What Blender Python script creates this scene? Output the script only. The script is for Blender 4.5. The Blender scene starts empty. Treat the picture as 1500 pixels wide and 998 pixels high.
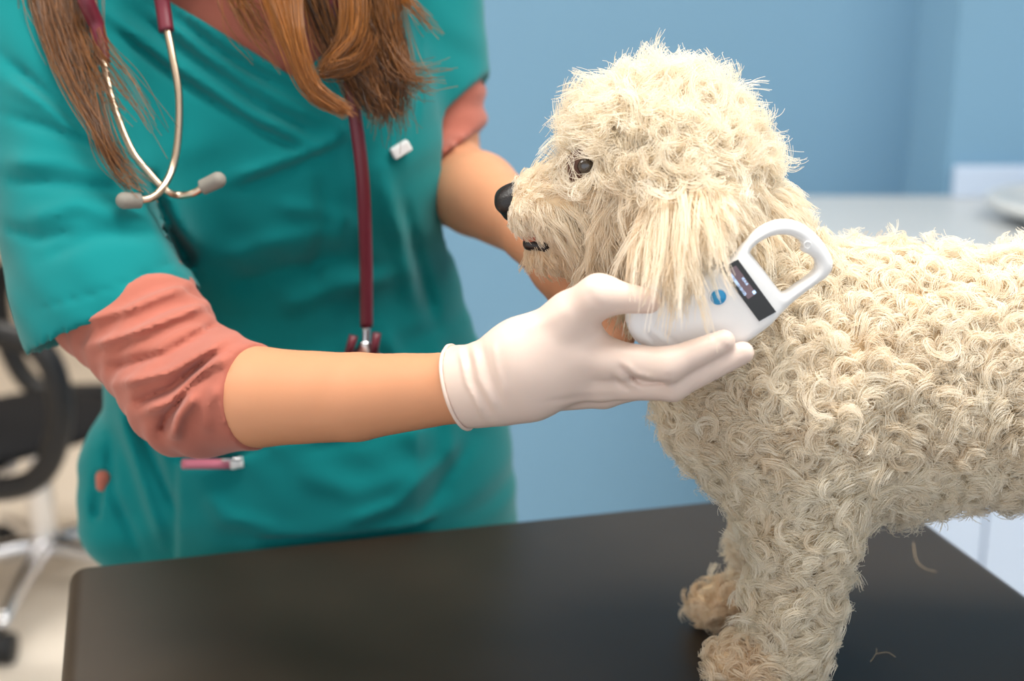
import bpy, bmesh, math, random
import numpy as np
from mathutils import Vector, Matrix
rng = np.random.default_rng(7)
random.seed(7)
S = bpy.context.scene
COL = S.collection

# ------------------------------------------------------------------ camera
FPX, CX, CY = 2075.0, 750.0, 499.0
PITCH = math.radians(16.0)
T = 0.86                                   # table top height
CAM = np.array((0.0, 0.0, T + 0.487))
FWD = np.array((0, math.cos(PITCH), -math.sin(PITCH)))
UPV = np.array((0, math.sin(PITCH), math.cos(PITCH)))
RGT = np.array((1.0, 0, 0))
cd = bpy.data.cameras.new('camera'); cam = bpy.data.objects.new('camera', cd); COL.objects.link(cam)
cam.location = CAM; cam.rotation_euler = (math.radians(90 - 16), 0, 0)
cd.sensor_width = 36; cd.lens = FPX / 1500 * 36; cd.clip_start = 0.05
cd.dof.use_dof = True; cd.dof.focus_distance = 0.89; cd.dof.aperture_fstop = 4.0
S.camera = cam
# ------------------------------------------------------------------ world, lights, exposure
w = bpy.data.worlds.new('world'); S.world = w; w.use_nodes = True
w.node_tree.nodes['Background'].inputs[0].default_value = (0.93, 0.96, 1.0, 1)
w.node_tree.nodes['Background'].inputs[1].default_value = 1.25
def area(name, loc, rot, sx, sy, power, col):
    l = bpy.data.lights.new(name, 'AREA'); l.shape = 'RECTANGLE'; l.size = sx; l.size_y = sy
    l.energy = power; l.color = col
    o = bpy.data.objects.new(name, l); COL.objects.link(o); o.location = loc; o.rotation_euler = rot
    return o
LIGHTS = [((0.25, 0.7, 2.66), 27), ((-1.3, 0.6, 2.66), 9), ((1.4, 1.0, 2.66), 19), ((-1.1, 2.7, 2.66), 34)]
for (p, e) in LIGHTS:
    area('ceiling_lamp_light', (p[0], p[1], p[2] - 0.02), (0, 0, 0), 1.15, 0.55, e, (1.0, 0.97, 0.92))
S.view_settings.view_transform = 'Standard'; S.view_settings.look = 'None'
S.view_settings.gamma = 1; S.view_settings.use_curve_mapping = False
S.view_settings.exposure = 0.12

# ------------------------------------------------------------------ helpers
def WY(px, py, Y):
    d = FWD + RGT * (px - CX) / FPX + UPV * (CY - py) / FPX
    return CAM + d * (Y / d[1])
def proj(P):
    R = P - CAM
    z = R @ FWD
    return CX + FPX * (R @ RGT) / z, CY - FPX * (R @ UPV) / z
def lin(r, g, b):
    f = lambda c: ((c / 255 + 0.055) / 1.055) ** 2.4 if c > 10 else c / 255 / 12.92
    return (f(r), f(g), f(b), 1)
def mat(name, rgb, rough=0.6, spec=0.3, noise=None, bump=None, sss=0, metal=0, sheen=0, coat=0, trans=0):
    m = bpy.data.materials.new(name); m.use_nodes = True
    nt = m.node_tree; b = nt.nodes['Principled BSDF']
    c = lin(*rgb)
    b.inputs['Base Color'].default_value = c; b.inputs['Roughness'].default_value = rough
    b.inputs['Specular IOR Level'].default_value = spec; b.inputs['Metallic'].default_value = metal
    if sss:
        b.inputs['Subsurface Weight'].default_value = sss; b.inputs['Subsurface Radius'].default_value = (0.012, 0.005, 0.003)
        b.inputs['Subsurface Scale'].default_value = 0.5
    if sheen: b.inputs['Sheen Weight'].default_value = sheen
    if coat: b.inputs['Coat Weight'].default_value = coat
    tc = nt.nodes.new('ShaderNodeTexCoord')
    if noise:                                   # (scale, amount)
        n = nt.nodes.new('ShaderNodeTexNoise'); n.inputs['Scale'].default_value = noise[0]; n.inputs['Detail'].default_value = 4
        nt.links.new(tc.outputs['Object'], n.inputs['Vector'])
        mx = nt.nodes.new('ShaderNodeMix'); mx.data_type = 'RGBA'
        a = noise[1]
        mx.inputs[6].default_value = tuple(x * (1 - a) for x in c[:3]) + (1,)
        mx.inputs[7].default_value = tuple(min(1, x * (1 + a)) for x in c[:3]) + (1,)
        nt.links.new(n.outputs['Fac'], mx.inputs[0]); nt.links.new(mx.outputs[2], b.inputs['Base Color'])
    if bump:                                    # (scale, strength, distance)
        n = nt.nodes.new('ShaderNodeTexNoise'); n.inputs['Scale'].default_value = bump[0]; n.inputs['Detail'].default_value = 3
        nt.links.new(tc.outputs['Object'], n.inputs['Vector'])
        bp = nt.nodes.new('ShaderNodeBump'); bp.inputs['Strength'].default_value = bump[1]; bp.inputs['Distance'].default_value = bump[2]
        nt.links.new(n.outputs['Fac'], bp.inputs['Height']); nt.links.new(bp.outputs[0], b.inputs['Normal'])
    return m
def tag(o, label=None, cat=None, group=None, kind=None):
    if label: o['label'] = label
    if cat: o['category'] = cat
    if group: o['group'] = group
    if kind: o['kind'] = kind
    return o
def empty(name, loc):
    o = bpy.data.objects.new(name, None); COL.objects.link(o); o.location = loc; o.empty_display_size = 0.05
    return o
def link(name, me, m, parent=None):
    o = bpy.data.objects.new(name, me); COL.objects.link(o)
    if m: me.materials.append(m)
    if parent:
        o.parent = parent
        o.matrix_parent_inverse = Matrix.Translation(parent.location).inverted()
    return o
def pydata(name, V, F, m, parent=None, smooth=True):
    me = bpy.data.meshes.new(name)
    V = np.asarray(V, dtype=np.float32); F = np.asarray(F, dtype=np.int32)
    me.vertices.add(len(V)); me.vertices.foreach_set('co', V.ravel())
    k = F.shape[1]
    me.loops.add(F.size); me.loops.foreach_set('vertex_index', F.ravel())
    me.polygons.add(len(F)); me.polygons.foreach_set('loop_start', np.arange(0, F.size, k, dtype=np.int32))
    me.polygons.foreach_set('loop_total', np.full(len(F), k, dtype=np.int32))
    me.polygons.foreach_set('use_smooth', np.full(len(F), smooth, dtype=bool))
    me.update(calc_edges=True); me.validate()
    return link(name, me, m, parent)
def bm_obj(name, bm, m, parent=None, smooth=False, bevel=0, seg=3):
    if bevel:
        bmesh.ops.bevel(bm, geom=list(bm.edges), offset=bevel, segments=seg, affect='EDGES', profile=0.5)
    me = bpy.data.meshes.new(name); bm.to_mesh(me); bm.free()
    if smooth:
        for p in me.polygons: p.use_smooth = True
    return link(name, me, m, parent)
def box(name, lo, hi, m, parent=None, bevel=0, smooth=False, seg=3):
    bm = bmesh.new(); bmesh.ops.create_cube(bm, size=1)
    for v in bm.verts:
        for i in range(3): v.co[i] = lo[i] + (v.co[i] + 0.5) * (hi[i] - lo[i])
    return bm_obj(name, bm, m, parent, smooth, bevel, seg)
def spline(pts, n):
    P = np.asarray(pts, float)
    P = np.vstack([2 * P[0] - P[1], P, 2 * P[-1] - P[-2]])
    out = []
    segs = len(P) - 3
    for t in np.linspace(0, segs - 1e-9, n):
        i = int(t); u = t - i
        a, b, c, d = P[i:i + 4]
        out.append(0.5 * (2 * b + (c - a) * u + (2 * a - 5 * b + 4 * c - d) * u * u + (3 * b - a - 3 * c + d) * u ** 3))
    return np.array(out)
def tube(name, pts, rad, m, parent=None, n=40, sides=14, smoothpath=True):
    P = spline(pts, n) if smoothpath else np.asarray(pts, float)
    n = len(P)
    r = np.interp(np.linspace(0, 1, n), np.linspace(0, 1, len(rad)), rad) if hasattr(rad, '__len__') else np.full(n, rad)
    tg = np.gradient(P, axis=0); tg /= np.linalg.norm(tg, axis=1, keepdims=True) + 1e-12
    u = np.cross(tg[0], (0.3, 0.5, 0.8)); u /= np.linalg.norm(u)
    V = []
    for i in range(n):
        u = u - tg[i] * (u @ tg[i]); u /= np.linalg.norm(u); v = np.cross(tg[i], u)
        for k in range(sides):
            a = 2 * math.pi * k / sides
            V.append(P[i] + r[i] * (math.cos(a) * u + math.sin(a) * v))
    F = [(i * sides + k, i * sides + (k + 1) % sides, (i + 1) * sides + (k + 1) % sides, (i + 1) * sides + k) for i in range(n - 1) for k in range(sides)]
    V += [P[0], P[-1]]
    a, b = n * sides, n * sides + 1
    F += [(a, (k + 1) % sides, k, k) for k in range(sides)] + [(b, (n - 1) * sides + k, (n - 1) * sides + (k + 1) % sides, (n - 1) * sides + (k + 1) % sides) for k in range(sides)]
    me = bpy.data.meshes.new(name)
    me.from_pydata([tuple(x) for x in V], [], [tuple(dict.fromkeys(f)) for f in F])
    for p in me.polygons: p.use_smooth = True
    me.update()
    return link(name, me, m, parent)

# ---- signed-distance modelling
class Field:
    def __init__(s, lo, hi, h):
        s.lo = np.array(lo, float); s.h = h
        s.n = np.ceil((np.array(hi) - s.lo) / h).astype(int) + 1
        s.ax = [(s.lo[i] + h * np.arange(s.n[i])).astype(np.float32) for i in range(3)]
        s.F = np.full(s.n, 0.5, np.float32)
    def sub(s, lo, hi):
        sl = []
        for i in range(3):
            a = int(np.clip(np.floor((lo[i] - s.lo[i]) / s.h), 0, s.n[i])); b = int(np.clip(np.ceil((hi[i] - s.lo[i]) / s.h) + 1, 0, s.n[i]))
            if a >= b: return None, None
            sl.append(slice(a, b))
        g = (s.ax[0][sl[0]][:, None, None], s.ax[1][sl[1]][None, :, None], s.ax[2][sl[2]][None, None, :])
        return tuple(sl), g
    def put(s, sl, d, k, op='add'):
        A = s.F[sl]
        if op == 'add':
            if k > 0:
                h = np.clip(0.5 + 0.5 * (A - d) / k, 0, 1)
                s.F[sl] = A * (1 - h) + d * h - k * h * (1 - h)
            else: s.F[sl] = np.minimum(A, d)
        else:
            if k > 0:
                h = np.clip(0.5 - 0.5 * (A + d) / k, 0, 1)
                s.F[sl] = A * (1 - h) - d * h + k * h * (1 - h)
            else: s.F[sl] = np.maximum(A, -d)
    def cap(s, a, b, ra, rb=None, k=0.01, sq=None, op='add'):
        """round cone a->b; sq = (direction, factor): thinner by factor along that direction"""
        a = np.asarray(a, float); b = np.asarray(b, float)
        rb = ra if rb is None else rb
        R = max(ra, rb) * (1 if not sq else max(1, sq[1])) + 3 * k + 0.02
        sl, g = s.sub(np.minimum(a, b) - R, np.maximum(a, b) + R)
        if sl is None: return s
        q = [g[i] - np.float32(a[i]) for i in range(3)]
        e = (b - a).astype(np.float32); L = float(e @ e) + 1e-9
        t = np.clip((q[0] * e[0] + q[1] * e[1] + q[2] * e[2]) / L, 0, 1)
        q = [q[i] - t * e[i] for i in range(3)]
        sc = 1.0
        if sq:
            d = np.asarray(sq[0], float); d = d / np.linalg.norm(d)
            m = (q[0] * d[0] + q[1] * d[1] + q[2] * d[2]) * (1 / sq[1] - 1)
            q = [q[i] + m * d[i] for i in range(3)]
            sc = min(1, sq[1])
        d = (np.sqrt(q[0] ** 2 + q[1] ** 2 + q[2] ** 2) - (ra + t * (rb - ra))) * sc
        s.put(sl, d.astype(np.float32), k, op); return s
    def chain(s, pts, rad, k=0.01, sq=None):
        for i in range(len(pts) - 1): s.cap(pts[i], pts[i + 1], rad[i], rad[i + 1], k, sq)
        return s
    def plane(s, p, n, k=0):
        """cut away the side n points to"""
        n = np.asarray(n, float); n = n / np.linalg.norm(n)
        d = (s.ax[0][:, None, None] - p[0]) * n[0] + (s.ax[1][None, :, None] - p[1]) * n[1] + (s.ax[2][None, None, :] - p[2]) * n[2]
        s.put((slice(None),) * 3, -d.astype(np.float32), k, 'cut'); return s
    def near(s, width):
        """indices and points close to the surface"""
        I = np.argwhere(np.abs(s.F) < width)
        return I, s.lo + I * s.h
    def mesh(s):
        F = s.F; neg = F < 0
        n = s.n
        c = np.zeros(n - 1, np.int8)
        for dx in (0, 1):
            for dy in (0, 1):
                for dz in (0, 1): c += neg[dx:n[0] - 1 + dx, dy:n[1] - 1 + dy, dz:n[2] - 1 + dz]
        act = (c > 0) & (c < 8)
        I = np.argwhere(act)
        idx = np.full(n - 1, -1, np.int32); idx[act] = np.arange(len(I))
        acc = np.zeros((len(I), 3)); cnt = np.zeros(len(I))
        cor = [(x, y, z) for x in (0, 1) for y in (0, 1) for z in (0, 1)]
        val = {q: F[I[:, 0] + q[0], I[:, 1] + q[1], I[:, 2] + q[2]] for q in cor}
        for q in cor:
            for ax in range(3):
                if q[ax]: continue
                r = list(q); r[ax] = 1; r = tuple(r)
                a, b = val[q], val[r]
                m = (a < 0) != (b < 0)
                t = a[m] / (a[m] - b[m])
                pt = np.tile(np.array(q, float), (m.sum(), 1)); pt[:, ax] += t
                acc[m] += pt; cnt[m] += 1
        V = s.lo + (I + acc / cnt[:, None]) * s.h
        Q = []
        for ax in range(3):
            u, v = (ax + 1) % 3, (ax + 2) % 3
            lo = [slice(None)] * 3; hi = [slice(None)] * 3
            lo[ax] = slice(0, n[ax] - 1); hi[ax] = slice(1, n[ax])
            for t_ in (u, v): lo[t_] = hi[t_] = slice(1, n[t_] - 1)
            A, B = neg[tuple(lo)], neg[tuple(hi)]
            for flip, M in ((False, A & ~B), (True, ~A & B)):
                J = np.argwhere(M)
                if not len(J): continue
                J[:, u] += 1; J[:, v] += 1
                def at(du, dv):
                    K = J.copy(); K[:, u] -= du; K[:, v] -= dv
                    return idx[K[:, 0], K[:, 1], K[:, 2]]
                q = np.stack([at(1, 1), at(0, 1), at(0, 0), at(1, 0)], 1)
                Q.append(q[:, ::-1] if flip else q)
        return V, np.concatenate(Q)
def relax(V, Q, it=2, f=0.5):
    E = np.concatenate([Q[:, [0, 1]], Q[:, [1, 2]], Q[:, [2, 3]], Q[:, [3, 0]]])
    for _ in range(it):
        A = np.zeros_like(V); C = np.zeros(len(V))
        for i in range(3): A[:, i] = np.bincount(E[:, 0], V[E[:, 1], i], len(V)) + np.bincount(E[:, 1], V[E[:, 0], i], len(V))
        C = np.bincount(E[:, 0], minlength=len(V)) + np.bincount(E[:, 1], minlength=len(V))
        V = V * (1 - f) + f * A / C[:, None]
    return V
def strokes(x, y, lines):
    """sum of soft ridges (amp > 0) or grooves along image polylines; x, y are pixel arrays"""
    D = np.zeros_like(x)
    for (pts, wd, amp) in lines:
        best = np.full_like(x, 1e9); tt = np.zeros_like(x)
        n = len(pts) - 1
        for i in range(n):
            (x0, y0), (x1, y1) = pts[i], pts[i + 1]
            ex, ey = x1 - x0, y1 - y0
            t = np.clip(((x - x0) * ex + (y - y0) * ey) / (ex * ex + ey * ey), 0, 1)
            d = np.hypot(x - x0 - t * ex, y - y0 - t * ey)
            m = d < best
            best[m] = d[m]; tt[m] = (i + t[m]) / n
        D += amp * np.exp(-(best / wd) ** 2) * np.clip(np.sin(np.pi * np.clip(tt, 0.04, 0.96)) * 2, 0, 1)
    return D

# ------------------------------------------------------------------ materials
M = {}
M['wall'] = mat('blue_paint', (120, 160, 188), 0.7, 0.2, noise=(3, 0.03))
M['cream'] = mat('cream_paint', (232, 222, 208), 0.8, 0.2, noise=(2, 0.03))
M['floor'] = mat('beige_floor', (222, 211, 197), 0.45, 0.4, noise=(4, 0.08))
M['white'] = mat('white_laminate', (196, 212, 234), 0.4, 0.4, noise=(5, 0.02))
M['grey'] = mat('grey_worktop', (190, 194, 196), 0.35, 0.4, noise=(30, 0.04))
M['steel'] = mat('brushed_steel', (170, 172, 176), 0.3, 0.5, metal=1, noise=(40, 0.05))
M['vinyl'] = mat('black_vinyl', (50, 42, 34), 0.42, 0.24, noise=(14, 0.2), bump=(900, 0.12, 0.0006))
M['black'] = mat('black_plastic', (22, 22, 24), 0.45, 0.4, noise=(20, 0.1))
M['mesh'] = mat('black_fabric', (26, 26, 28), 0.85, 0.2, bump=(500, 0.4, 0.001))
M['chrome'] = mat('chrome', (215, 215, 218), 0.12, 0.5, metal=1, noise=(10, 0.02))
M['scrub'] = mat('teal_cotton', (0, 120, 122), 0.85, 0.15, noise=(9, 0.05), bump=(1400, 0.15, 0.0004), sheen=0.15)
M['salmon'] = mat('salmon_jersey', (172, 102, 87), 0.9, 0.1, noise=(60, 0.07), bump=(1600, 0.2, 0.0004), sheen=0.2)
M['skin'] = mat('skin', (208, 148, 112), 0.5, 0.35, noise=(25, 0.05), bump=(700, 0.08, 0.0004), sss=0.12)
M['glove'] = mat('latex_glove', (228, 205, 192), 0.42, 0.4, noise=(30, 0.03), bump=(500, 0.08, 0.0004), sss=0.1)
M['plastic'] = mat('white_plastic', (240, 240, 240), 0.3, 0.5, noise=(15, 0.01))
M['bezel'] = mat('dark_display_glass', (22, 24, 26), 0.15, 0.6, noise=(60, 0.15))
M['blue'] = mat('blue_button', (45, 150, 205), 0.3, 0.5, noise=(30, 0.04))
M['maroon'] = mat('maroon_rubber', (104, 30, 46), 0.38, 0.5, noise=(30, 0.06))
M['tube'] = mat('satin_champagne_metal', (208, 188, 166), 0.28, 0.5, metal=1, noise=(40, 0.05))
M['tip'] = mat('grey_rubber', (132, 128, 120), 0.6, 0.3, noise=(50, 0.08))
M['nose'] = mat('dog_nose', (26, 24, 26), 0.35, 0.5, bump=(900, 0.5, 0.0008))
M['lip'] = mat('dog_lip', (30, 24, 24), 0.3, 0.5, noise=(80, 0.2))
M['gum'] = mat('dog_mouth_pink', (190, 120, 100), 0.4, 0.4, noise=(60, 0.1))
M['eye'] = mat('dog_eye', (30, 18, 12), 0.05, 0.8, noise=(120, 0.4), coat=1)
M['eyelid'] = mat('dog_eyelid', (92, 66, 56), 0.6, 0.3, noise=(90, 0.2))
M['dogskin'] = mat('dog_undercoat', (226, 202, 168), 0.9, 0.1, noise=(120, 0.12))
M['pink'] = mat('pink_pen', (196, 110, 130), 0.35, 0.5, noise=(30, 0.05))
def emis(name, rgb, st):
    m = mat(name, rgb, 0.3); b = m.node_tree.nodes['Principled BSDF']
    b.inputs['Emission Color'].default_value = lin(*rgb); b.inputs['Emission Strength'].default_value = st
    return m
M['screen'] = emis('lit_screen', (112, 96, 104), 0.35)
M['digits'] = emis('lit_digits', (190, 220, 255), 1.0)
M['panel'] = emis('lamp_diffuser', (255, 250, 240), 3.0)
def hair_mat(name, c0, c1, transl=0.35, gloss=0.08, rough=0.4):
    m = bpy.data.materials.new(name); m.use_nodes = True; nt = m.node_tree; nt.nodes.clear()
    out = nt.nodes.new('ShaderNodeOutputMaterial')
    at = nt.nodes.new('ShaderNodeAttribute'); at.attribute_name = 'tint'
    mx = nt.nodes.new('ShaderNodeMix'); mx.data_type = 'RGBA'
    mx.inputs[6].default_value = lin(*c0); mx.inputs[7].default_value = lin(*c1)
    nt.links.new(at.outputs['Fac'], mx.inputs[0])
    df = nt.nodes.new('ShaderNodeBsdfDiffuse'); tr = nt.nodes.new('ShaderNodeBsdfTranslucent'); gl = nt.nodes.new('ShaderNodeBsdfGlossy')
    gl.inputs['Roughness'].default_value = rough
    m1 = nt.nodes.new('ShaderNodeMixShader'); m1.inputs[0].default_value = transl
    m2 = nt.nodes.new('ShaderNodeMixShader'); m2.inputs[0].default_value = gloss
    for x in (df, tr): nt.links.new(mx.outputs[2], x.inputs['Color'])
    nt.links.new(df.outputs[0], m1.inputs[1]); nt.links.new(tr.outputs[0], m1.inputs[2])
    nt.links.new(m1.outputs[0], m2.inputs[1]); nt.links.new(gl.outputs[0], m2.inputs[2])
    nt.links.new(m2.outputs[0], out.inputs[0])
    return m
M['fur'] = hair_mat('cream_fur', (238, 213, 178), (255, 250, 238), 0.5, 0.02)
M['hair'] = hair_mat('brown_hair', (38, 22, 10), (186, 116, 42), 0.25, 0.06, 0.35)

def hair_object(name, P, rad, tint, m, parent):
    """P (strands, points, 3), rad (points,) or (strands, points), tint (strands,)"""
    n, k, _ = P.shape
    cu = bpy.data.hair_curves.new(name)
    cu.add_curves([k] * n)
    cu.attributes['position'].data.foreach_set('vector', np.ascontiguousarray(P, dtype=np.float32).ravel()) if 'position' in cu.attributes else cu.position_data.foreach_set('vector', np.ascontiguousarray(P, dtype=np.float32).ravel())
    a = cu.attributes.get('radius') or cu.attributes.new('radius', 'FLOAT', 'POINT')
    a.data.foreach_set('value', np.ascontiguousarray(np.broadcast_to(rad, (n, k)), dtype=np.float32).ravel())
    t = cu.attributes.new('tint', 'FLOAT', 'CURVE'); t.data.foreach_set('value', np.ascontiguousarray(tint, dtype=np.float32))
    return link(name, cu, m, parent)

# ------------------------------------------------------------------ the setting
def struct(o): o['kind'] = 'structure'; return o
struct(box('floor', (-4, -1.6, -0.05), (3.2, 6.2, 0), M['floor']))
struct(box('ceiling', (-4, -1.6, 2.7), (3.2, 6.2, 2.75), M['cream']))
struct(box('wall_back', (-0.45, 3.0, 0), (0.84, 3.12, 2.7), M['wall']))
struct(box('wall_pillar', (0.84, 2.72, 0), (3.2, 3.12, 2.7), M['wall']))
struct(box('wall_far', (-4, 6.2, 0), (3.2, 6.3, 2.7), M['cream']))
struct(box('wall_side', (-0.55, 3.0, 0), (-0.45, 6.2, 2.7), M['cream']))
struct(box('wall_left', (-4.1, -1.6, 0), (-4, 6.2, 2.7), M['cream']))
struct(box('wall_right', (3.2, -1.6, 0), (3.3, 6.2, 2.7), M['wall']))
for i, (p, e) in enumerate(LIGHTS):
    t = empty('ceiling_lamp', (p[0], p[1], 2.7))
    box('lamp_frame', (p[0] - 0.62, p[1] - 0.32, 2.672), (p[0] + 0.62, p[1] + 0.32, 2.7), M['white'], t, 0.004)
    box('diffuser', (p[0] - 0.58, p[1] - 0.28, 2.668), (p[0] + 0.58, p[1] + 0.28, 2.674), M['panel'], t)
    tag(t, ['flat white ceiling lamp panel right above the table', 'flat white ceiling lamp panel on the chair side', 'flat white ceiling lamp panel over the counter side', 'flat white ceiling lamp panel behind the veterinarian'][i], 'lamp', 'ceiling lamp panels')
# examination table: its own axes (far edge turned 14.5 degrees)
tab = empty('examination_table', (0, 0.7, 0))
A0 = np.array((-0.357, 1.046)); A1 = np.array((0.338, 1.229))
ex = (A1 - A0) / np.linalg.norm(A1 - A0); ey = np.array((ex[1], -ex[0]))     # ey points to the camera
LEN, DEP = float(np.linalg.norm(A1 - A0)), 1.25
def tbox(name, u0, u1, v0, v1, z0, z1, m, bevel=0, seg=4):
    bm = bmesh.new(); bmesh.ops.create_cube(bm, size=1)
    if bevel: bmesh.ops.bevel(bm, geom=list(bm.edges), offset=0.001, segments=1, affect='EDGES') if False else None
    for v in bm.verts:
        u = u0 + (v.co.x + 0.5) * (u1 - u0); vv = v0 + (v.co.y + 0.5) * (v1 - v0); z = z0 + (v.co.z + 0.5) * (z1 - z0)
        q = A0 + ex * u + ey * vv; v.co = (q[0], q[1], z)
    bmesh.ops.recalc_face_normals(bm, faces=bm.faces)
    return bm_obj(name, bm, m, tab, bool(bevel), bevel, seg)
tbox('padded_top', 0, LEN, 0, DEP, T - 0.055, T, M['vinyl'], 0.014, 5)
tbox('top_board', 0.02, LEN - 0.02, 0.02, DEP - 0.02, T - 0.075, T - 0.055, M['steel'])
tbox('column', LEN / 2 - 0.13, LEN / 2 + 0.13, DEP / 2 - 0.25, DEP / 2 + 0.25, 0.06, T - 0.075, M['steel'], 0.01)
tbox('base', 0.08, LEN - 0.08, 0.2, DEP - 0.2, 0.0, 0.06, M['steel'], 0.01)
tag(tab, 'black vinyl padded examination table the dog stands on', 'table')
# counter along the blue wall
cz = 0.86
for k, (x0, x1) in enumerate(((0.52, 1.1), (1.1, 1.68), (1.68, 2.26))):
    t = empty('base_cabinet', ((x0 + x1) / 2, 2.6, 0))
    box('carcass', (x0, 2.26, 0.1), (x1, 2.71, cz - 0.04), M['white'], t)
    box('plinth', (x0, 2.3, 0), (x1, 2.71, 0.1), M['grey'], t)
    for (a, b) in ((x0 + 0.004, (x0 + x1) / 2 - 0.002), ((x0 + x1) / 2 + 0.002, x1 - 0.004)):
        d = box('door', (a, 2.24, 0.11), (b, 2.26, cz - 0.05), M['white'], t, 0.003)
        hx = b - 0.04 if b < x1 - 0.01 else a + 0.04
        hd = tube('handle', [(hx, 2.222, 0.62), (hx, 2.215, 0.66), (hx, 2.215, 0.74), (hx, 2.222, 0.78)], 0.005, M['steel'], t, n=12, sides=8)
        mw = hd.matrix_world.copy(); hd.parent = d
        hd.matrix_parent_inverse = Matrix.Identity(4)
    tag(t, ['white base cabinet at the left end of the counter', 'white base cabinet in the middle under the basin', 'white base cabinet at the right end of the counter'][k], 'cabinet', 'counter cabinets')
wt = empty('worktop', (1.4, 2.45, cz - 0.04))
box('slab', (0.50, 2.22, cz - 0.04), (2.28, 2.72, cz), M['grey'], wt, 0.006)
box('backsplash', (0.85, 2.695, cz), (2.28, 2.715, cz + 0.06), M['white'], wt, 0.003)
tag(wt, 'pale grey worktop running along the blue wall behind the dog', 'worktop')
bs = empty('wash_basin', (1.12, 2.45, cz))
fb = Field((0.65, 2.2, cz - 0.02), (1.6, 2.75, cz + 0.12), 0.007)
fb.cap((1.0, 2.45, cz + 0.034), (1.25, 2.45, cz + 0.034), 0.165, 0.165, 0.005, sq=((0, 0, 1), 0.2))
fb.cap((1.0, 2.45, cz + 0.064), (1.25, 2.45, cz + 0.064), 0.15, 0.15, 0.008, sq=((0, 0, 1), 0.3), op='cut')
V_, Q_ = fb.mesh(); pydata('bowl', V_, Q_, M['grey'], bs)
tube('tap', [(1.3, 2.655, cz + 0.001), (1.3, 2.655, cz + 0.16), (1.3, 2.62, cz + 0.21), (1.3, 2.54, cz + 0.2), (1.3, 2.53, cz + 0.17)], 0.011, M['chrome'], bs, n=24)
tag(bs, 'shallow grey wash basin with a tap set on the worktop', 'basin')

# office chair, far left
ch = empty('office_chair', (-0.98, 2.74, 0))
CC = np.array((-0.98, 2.74, 0)); cf = np.array((0.99, -0.14, 0)); cs = np.array((0.14, 0.99, 0)); cu_ = np.array((0, 0, 1.0))
def cp_(u, v, z_): return CC + cf * u + cs * v + cu_ * z_
fs = Field(CC + (-0.4, -0.4, 0.30), CC + (0.4, 0.4, 0.46), 0.01)
fs.cap(cp_(-0.09, -0.03, 0.37), cp_(-0.03, 0.05, 0.37), 0.18, 0.18, 0.01, sq=((0, 0, 1), 0.2))
V_, Q_ = fs.mesh(); pydata('seat', relax(V_, Q_), Q_, M['mesh'], ch)
fs = Field(CC + (-0.55, -0.4, 0.5), CC + (0.3, 0.6, 1.2), 0.012)
fs.cap(cp_(-0.26, 0, 0.66), cp_(-0.30, 0, 0.92), 0.2, 0.17, 0.01, sq=(cf, 0.14))
V_, Q_ = fs.mesh(); pydata('backrest', relax(V_, Q_), Q_, M['mesh'], ch)
tube('back_bar', [cp_(-0.1, 0, 0.335), cp_(-0.24, 0, 0.35), cp_(-0.30, 0, 0.48), cp_(-0.30, 0, 0.66)], 0.016, M['black'], ch, n=20)
for sx in (-1, 1):
    v_ = sx * 0.29
    lp = [cp_(u, v_, z_) for u, z_ in ((0.0, 0.66), (0.14, 0.655), (0.2, 0.6), (0.2, 0.48), (0.14, 0.38), (0.0, 0.355), (-0.14, 0.365), (-0.2, 0.48), (-0.2, 0.6), (-0.14, 0.655), (0.0, 0.66))]
    tube('armrest', lp, 0.024, M['black'], ch, n=70, sides=10)
    tube('armrest_bracket', [cp_(0, v_, 0.353), cp_(0, sx * 0.1, 0.335)], 0.014, M['chrome'], ch, n=4, smoothpath=False)
tube('gas_column', [cp_(0, 0, 0.1), cp_(0, 0, 0.24), cp_(0, 0, 0.345)], [0.03, 0.028, 0.018], M['chrome'], ch, n=12)
for k in range(5):
    a = 2 * math.pi * k / 5 + 0.95
    ca, sa = math.cos(a), math.sin(a)
    tube('base_arm', [cp_(0, 0, 0.12), CC + (0.15 * ca, 0.15 * sa, 0.105), CC + (0.29 * ca, 0.29 * sa, 0.075)], [0.026, 0.018, 0.014], M['chrome'], ch, n=10, sides=10)
    tube('caster', [CC + (0.29 * ca - 0.022 * sa, 0.29 * sa + 0.022 * ca, 0.03), CC + (0.29 * ca + 0.022 * sa, 0.29 * sa - 0.022 * ca, 0.03)], 0.03, M['black'], ch, n=4, sides=16, smoothpath=False)
tag(ch, 'black office chair with loop armrests and chrome star base', 'chair')

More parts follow.
